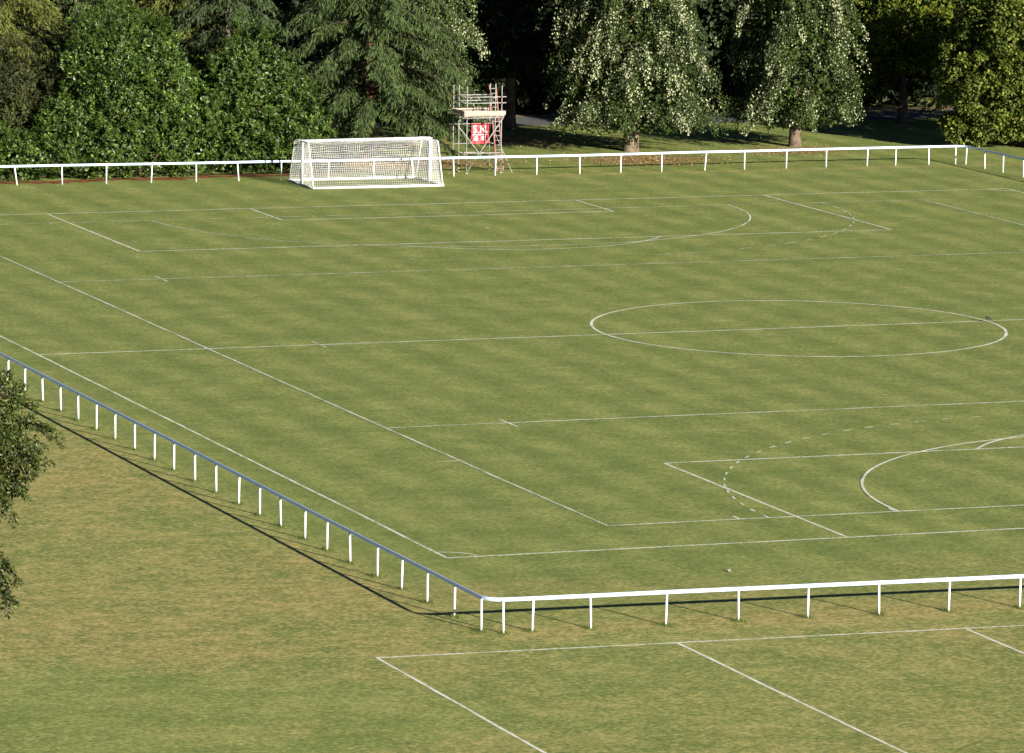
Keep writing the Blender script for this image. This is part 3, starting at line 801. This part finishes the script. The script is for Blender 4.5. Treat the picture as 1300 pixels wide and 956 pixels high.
conifer('pale olive conifer at the upper left, above the bronze shrub', (-16.6, 23.6, 0), 18., ([0, .1, .3, .6, 1], [4.6, 5.2, 5.2, 3.6, .3]), 'cypress', .3, 23, nb=180, z_lo=1.5, droop=.5, rise=.3, hang=.55)
conifer('dark green conifer behind the largest laurel bush', (-10.8, 27.0, 0), 16., ([0, .1, .3, .6, 1], [4.4, 4.8, 4.2, 2.6, .3]), 'cedar', .28, 31, nb=150, z_lo=1.5)
conifer('golden olive conifer between the two laurel bushes', (-5.0, 27.5, 0), 18., ([0, .1, .3, .6, 1], [4.6, 5.0, 4.6, 3.0, .3]), 'cypress', .3, 44, nb=160, z_lo=1.5, droop=.5, rise=.3, hang=.6)

# --- silver limes
def lime(label, loc, Hh, prof, seed, r0, nb, bark, z_lo):
    d, pl, limbs = lime_crown(Hh, prof, nb=nb, seed=seed, z_lo=z_lo)
    return plant('weeping_lime', label, 'tree', loc, 'silver weeping limes beyond the far rail', [d, pl], [M['lime'], M['lime_pale']], trunk_mesh(Hh * .9, r0, limbs), M[bark])
lime('weeping silver lime with a pale stout trunk, right of the scaffold tower', (21.9, 23.5, 0), 21., ([0, .06, .15, .3, .6, .85, 1], [3.5, 4.2, 4.7, 5.0, 4.8, 3.3, .6]), 3, .42, 165, 'bark_pale', 2.4)
lime('weeping silver lime with a slimmer dark trunk, right of the other lime', (32.6, 24.0, 0), 20., ([0, .06, .15, .3, .6, .85, 1], [2.8, 3.4, 3.9, 4.1, 3.9, 2.7, .5]), 17, .33, 145, 'bark', 2.4)
# the third, mostly hidden behind the cedar
lime('weeping silver lime mostly hidden behind the right side of the big cedar', (10.4, 29.5, 0), 19., ([0, .06, .15, .3, .6, .85, 1], [3.0, 3.6, 4.2, 4.2, 3.6, 2.0, .5]), 29, .33, 140, 'bark', 3.2)

# fallen leaves under the limes
Q = []
for (cx, cy, sx, sy, n) in ((20.8, 18.6, 2.4, 1.7, 2000), (31.0, 21.6, 2.4, 1.4, 800), (17.0, 31.5, 2.5, 2.5, 1200), (5., 18.8, 4.5, 1.8, 2200)):
    p = np.stack([rng.normal(cx, sx, n), rng.normal(cy, sy, n), rng.uniform(.012, .03, n)], 1); p = p[p[:, 1] > 13.0]
    a = rng.uniform(0, 6.28, len(p)); ax = np.stack([np.cos(a), np.sin(a), rng.uniform(0, .5, len(p))], 1)
    Q.append(leaf_quads(p, ax, nrm(UP + rng.normal(0, .35, p.shape)), rng.uniform(.07, .15, len(p)), rng.uniform(.05, .10, len(p))))
mb = MB(); mb.quads(np.concatenate(Q))
tag(mb.build('fallen_leaves', leaf_mat('dead_leaf', (.16, .080, .036), (.38, .26, .13), .8, .1)), 'brown fallen leaves scattered on the grass under the limes and the cedar', 'leaves', None, 'stuff')

# --- broadleaf trees at the right
def limbs_for(lobes, z0, n):
    out = []
    for i in range(n):
        l_ = lobes[i % len(lobes)]; e = np.array(l_[:3]) + np.array([random.uniform(-.5, .5) * l_[3], random.uniform(-.5, .5) * l_[4], random.uniform(0, .5) * l_[5]])
        s_ = np.array([0, 0, z0 * random.uniform(.8, 1.5)]); mdl = (s_ + e) / 2 + np.array([0, 0, -.3])
        out.append((np.array([s_, s_ * .55 + mdl * .45, mdl, (mdl + e) / 2 + [0, 0, .1], e]), .14))
    return out
LOB = [(0, 0, 7.5, 4.6, 4.4, 4.2), (-2.6, -.6, 5.2, 2.8, 2.6, 3.0), (2.4, -.6, 5.6, 2.8, 2.6, 2.6), (-.6, -1.5, 8.0, 3.2, 2.6, 3.0), (.5, 1, 10.5, 3.4, 3.4, 3.2), (-4.0, -.8, 4.6, 1.6, 1.6, 2.4)]
plant('spreading_maple', 'yellow green maple with a dark forked trunk in front of the road', 'tree', (45.1, 35.8, 0), None,
      [clump_crown(LOB, 260, 150, .19, .75, inner=9000, seed=6)], [M['maple']], trunk_mesh(5.5, .36, limbs_for(LOB, 2.0, 9)), M['bark'])
LOB = [(0, 0, 5.0, 5.0, 4.4, 4.6), (-2.4, -.8, 3.6, 2.9, 2.4, 2.9), (1.8, -1.4, 3.6, 3.2, 2.6, 3.2), (-1.0, -1.0, 6.6, 3.2, 2.8, 2.8), (2.2, -.8, 7.0, 2.8, 2.6, 2.6), (-3.8, -.6, 2.3, 1.6, 1.4, 1.7)]
plant('spreading_chestnut', 'broad olive green chestnut sweeping to the ground beyond the far right corner', 'tree', (46.6, 21.3, 0), None,
      [clump_crown(LOB, 330, 150, .21, .70, inner=10000, seed=9)], [M['chestnut']], trunk_mesh(6.0, .4, limbs_for(LOB, 2.0, 9)), M['bark'])
q, limbs = conifer_crown(17, ([0, .1, .3, .6, 1], [4.6, 5.0, 4.4, 2.8, .3]), seed=61, nb=110, z_lo=2.0)
plant('conifer', 'dark conifer rising behind the chestnut at the upper right', 'tree', (50.5, 33.5, 0), None, [q], [M['cedar']], trunk_mesh(17, .3, limbs), M['bark'])

# --- the dark tree in the gap right of the scaffold
LOB = [(0, 0, 9.5, 4.6, 4.6, 5.4), (-1.8, -1.2, 6.6, 3.0, 2.8, 3.0), (2.2, -1.0, 6.8, 3.0, 2.8, 3.2), (0, .5, 14, 3.4, 3.4, 3.6)]
plant('shaded_tree', 'dark evergreen with a thick black trunk in the shaded gap right of the scaffold', 'tree', (19.4, 37.0, 0), None,
      [clump_crown(LOB, 220, 80, .26, .9, inner=9000, seed=33)], [M['yew']], trunk_mesh(9, .42, limbs_for(LOB, 3.5, 6)), M['bark'])

# --- woodland beyond the road: one dark mass
mb = MB(); tk = MB()
for row, (yy, n, hmin) in enumerate(((49, 16, 9.), (56, 17, 12.), (66, 18, 14.))):
    for i in range(n):
        cx = -28 + i * (112 / n) + rng.uniform(-1.5, 1.5) + row * 3.; cy = yy + rng.uniform(-1.5, 1.5)
        hh = hmin * rng.uniform(.9, 1.2); w = rng.uniform(3.8, 5.0)
        lb = [(cx, cy, hh * .5, w, w * .9, hh * .52), (cx + rng.uniform(-2, 2), cy - 1, hh * .3, w * .8, w * .7, hh * .32)]
        mb.quads(clump_crown(lb, 90, 34, .42, 1.1, inner=1500, seed=int(100 + i + row * 40)))
        mb.tube([(cx, cy, -.1), (cx, cy, hh * .7)], [.35, .15], 8, mi=1)
tag(mb.build('woodland', [M['yew'], M['bark']]), 'dark mass of woodland in deep shade beyond the road', 'woodland', None, 'stuff')

# --- near tree reaching in at the left edge
CR = np.array([.9345, -.3557, 0])          # along the picture's right
def near_pt(s_, z, dep=0.): 
    f = np.array([.3557, .9345, 0]); p = np.array([-67.95, -164.42, 0]) + CR * s_ + f * dep; p[2] = z; return p
base = near_pt(-4.6, 0)
def near_tree():
    Q = []; limbs = []
    LB = []
    for (s_, z, dep, rs, rz_) in ((-4.4, 13.0, 0, 3.6, 3.9), (-2.2, 14.6, .4, 2.0, 1.8), (-.85, 15.2, 0, 1.25, 1.0), (-.65, 14.6, -.2, 1.15, .8), (-.95, 14.0, -.1, .95, .7), (-1.35, 12.6, 0, 1.25, 1.0)):
        p = near_pt(s_, z, dep) - base; LB.append((*p, rs, rs, rz_))
    Q.append(clump_crown(LB, 620, 170, .085, .38, inner=9000, seed=77, wid=.6, droop=.5))
    # drooping twigs that break the outline
    ends = [(-.2, 15.6, 1.15, 15.15), (-.3, 15.2, .95, 14.75), (-.3, 15.6, .62, 15.85), (-.2, 15.9, .42, 16.12), (-.3, 14.9, .70, 14.5), (-.5, 14.5, .45, 14.0), (-.6, 14.2, .25, 13.45),
            (-.8, 13.1, .22, 12.62), (-.9, 12.9, .33, 12.30), (-.9, 12.6, .12, 12.15), (-.8, 12.4, .18, 11.75), (-1., 12.3, .30, 11.95), (-.2, 15.35, .95, 15.3), (-.1, 15.0, .8, 14.95), (-.4, 16.0, .1, 16.35), (-.3, 14.7, .6, 14.75)]
    for (s0, z0, s1, z1) in ends:
        for rep in range(3):
            dp = rng.uniform(-.35, .35); a = near_pt(s0, z0, dp) - base; c_ = near_pt(s1 * rng.uniform(.85, 1.05), z1 + rng.normal(0, .06), dp + rng.uniform(-.2, .2)) - base
            t = np.linspace(0, 1, 9)[:, None]; pts = a + (c_ - a) * t + UP * (.16 * np.sin(np.pi * t))
            limbs.append((pts, .012))
            n = 110; tt = rng.uniform(0.0, 1, n); k = np.minimum(tt * 8, 7.99); i0 = k.astype(int); f = (k - i0)[:, None]
            pp = pts[i0] * (1 - f) + pts[i0 + 1] * f + rng.normal(0, 1, (n, 3)) * (.12 * (1.2 - tt))[:, None]
            Q.append(leaf_quads(pp, nrm(nrm(c_ - a) * .5 - UP * .4 + rng.normal(0, .6, (n, 3))), rand_dir(n), .085 * rng.uniform(.7, 1.2, n), .052))
    for i in range(8):
        l_ = LB[i % len(LB)]; e = np.array(l_[:3]) + rng.normal(0, .4, 3); s_ = np.array([0, 0, 8 + i * .6])
        limbs.append((np.array([s_, (s_ + e) / 2 + [0, 0, .2], e]), .09))
    plant('leafy_tree', 'dark green near tree reaching into the left edge in front of the dry grass', 'tree', tuple(base), None,
          [np.concatenate(Q)], [M['birch']], trunk_mesh(15.5, .28, limbs), M['bark'])
near_tree()

# ------------------------------------------------------------------ light
az, el = R(163.6), R(16.0)                    # sun azimuth clockwise from +Y, elevation
sd = Vector((math.sin(az) * math.cos(el), math.cos(az) * math.cos(el), math.sin(el)))
ld_ = bpy.data.lights.new('sun', 'SUN'); ld_.energy = 5.0; ld_.angle = R(.5); ld_.color = (1, .93, .80)
so = bpy.data.objects.new('sun', ld_); COL.objects.link(so)
so.rotation_euler = sd.to_track_quat('Z', 'Y').to_euler(); so.location = (0, 0, 80)
W_ = bpy.data.worlds.new('World'); S.world = W_; W_.use_nodes = True
nt = W_.node_tree; bg = nt.nodes['Background']
sk = nt.nodes.new('ShaderNodeTexSky'); sk.sky_type = 'NISHITA'; sk.sun_disc = False
sk.air_density = .3; sk.dust_density = .08; sk.ozone_density = 3.; sk.sun_elevation = el; sk.sun_rotation = az
nt.links.new(sk.outputs[0], bg.inputs[0]); bg.inputs[1].default_value = .05

# ------------------------------------------------------------------ camera (fitted to the pitch dimensions)
fw = Vector((0.35445707, 0.92505298, -0.13651803)); rt = Vector((0.93446321, -0.35569937, 0.01601496)); up = Vector((0.03374469, 0.13324769, 0.99050813))
cd_ = bpy.data.cameras.new('camera'); cam = bpy.data.objects.new('camera', cd_); COL.objects.link(cam)
mw = Matrix(((rt.x, up.x, -fw.x, -95.6118), (rt.y, up.y, -fw.y, -264.2979), (rt.z, up.z, -fw.z, 31.4745), (0, 0, 0, 1)))
cam.matrix_world = mw
cd_.sensor_fit = 'HORIZONTAL'; cd_.sensor_width = 36; cd_.lens = 6775.06 * 36 / 1300
cd_.shift_y = -44.5 / 1300; cd_.clip_start = 1; cd_.clip_end = 3000
S.camera = cam
S.render.engine = 'CYCLES'
S.view_settings.view_transform = 'Standard'; S.view_settings.look = 'None'; S.view_settings.exposure = 1.25; S.view_settings.gamma = 1
S.render.resolution_x = 1024; S.render.resolution_y = 753
S.cycles.max_bounces = 5; S.cycles.diffuse_bounces = 3
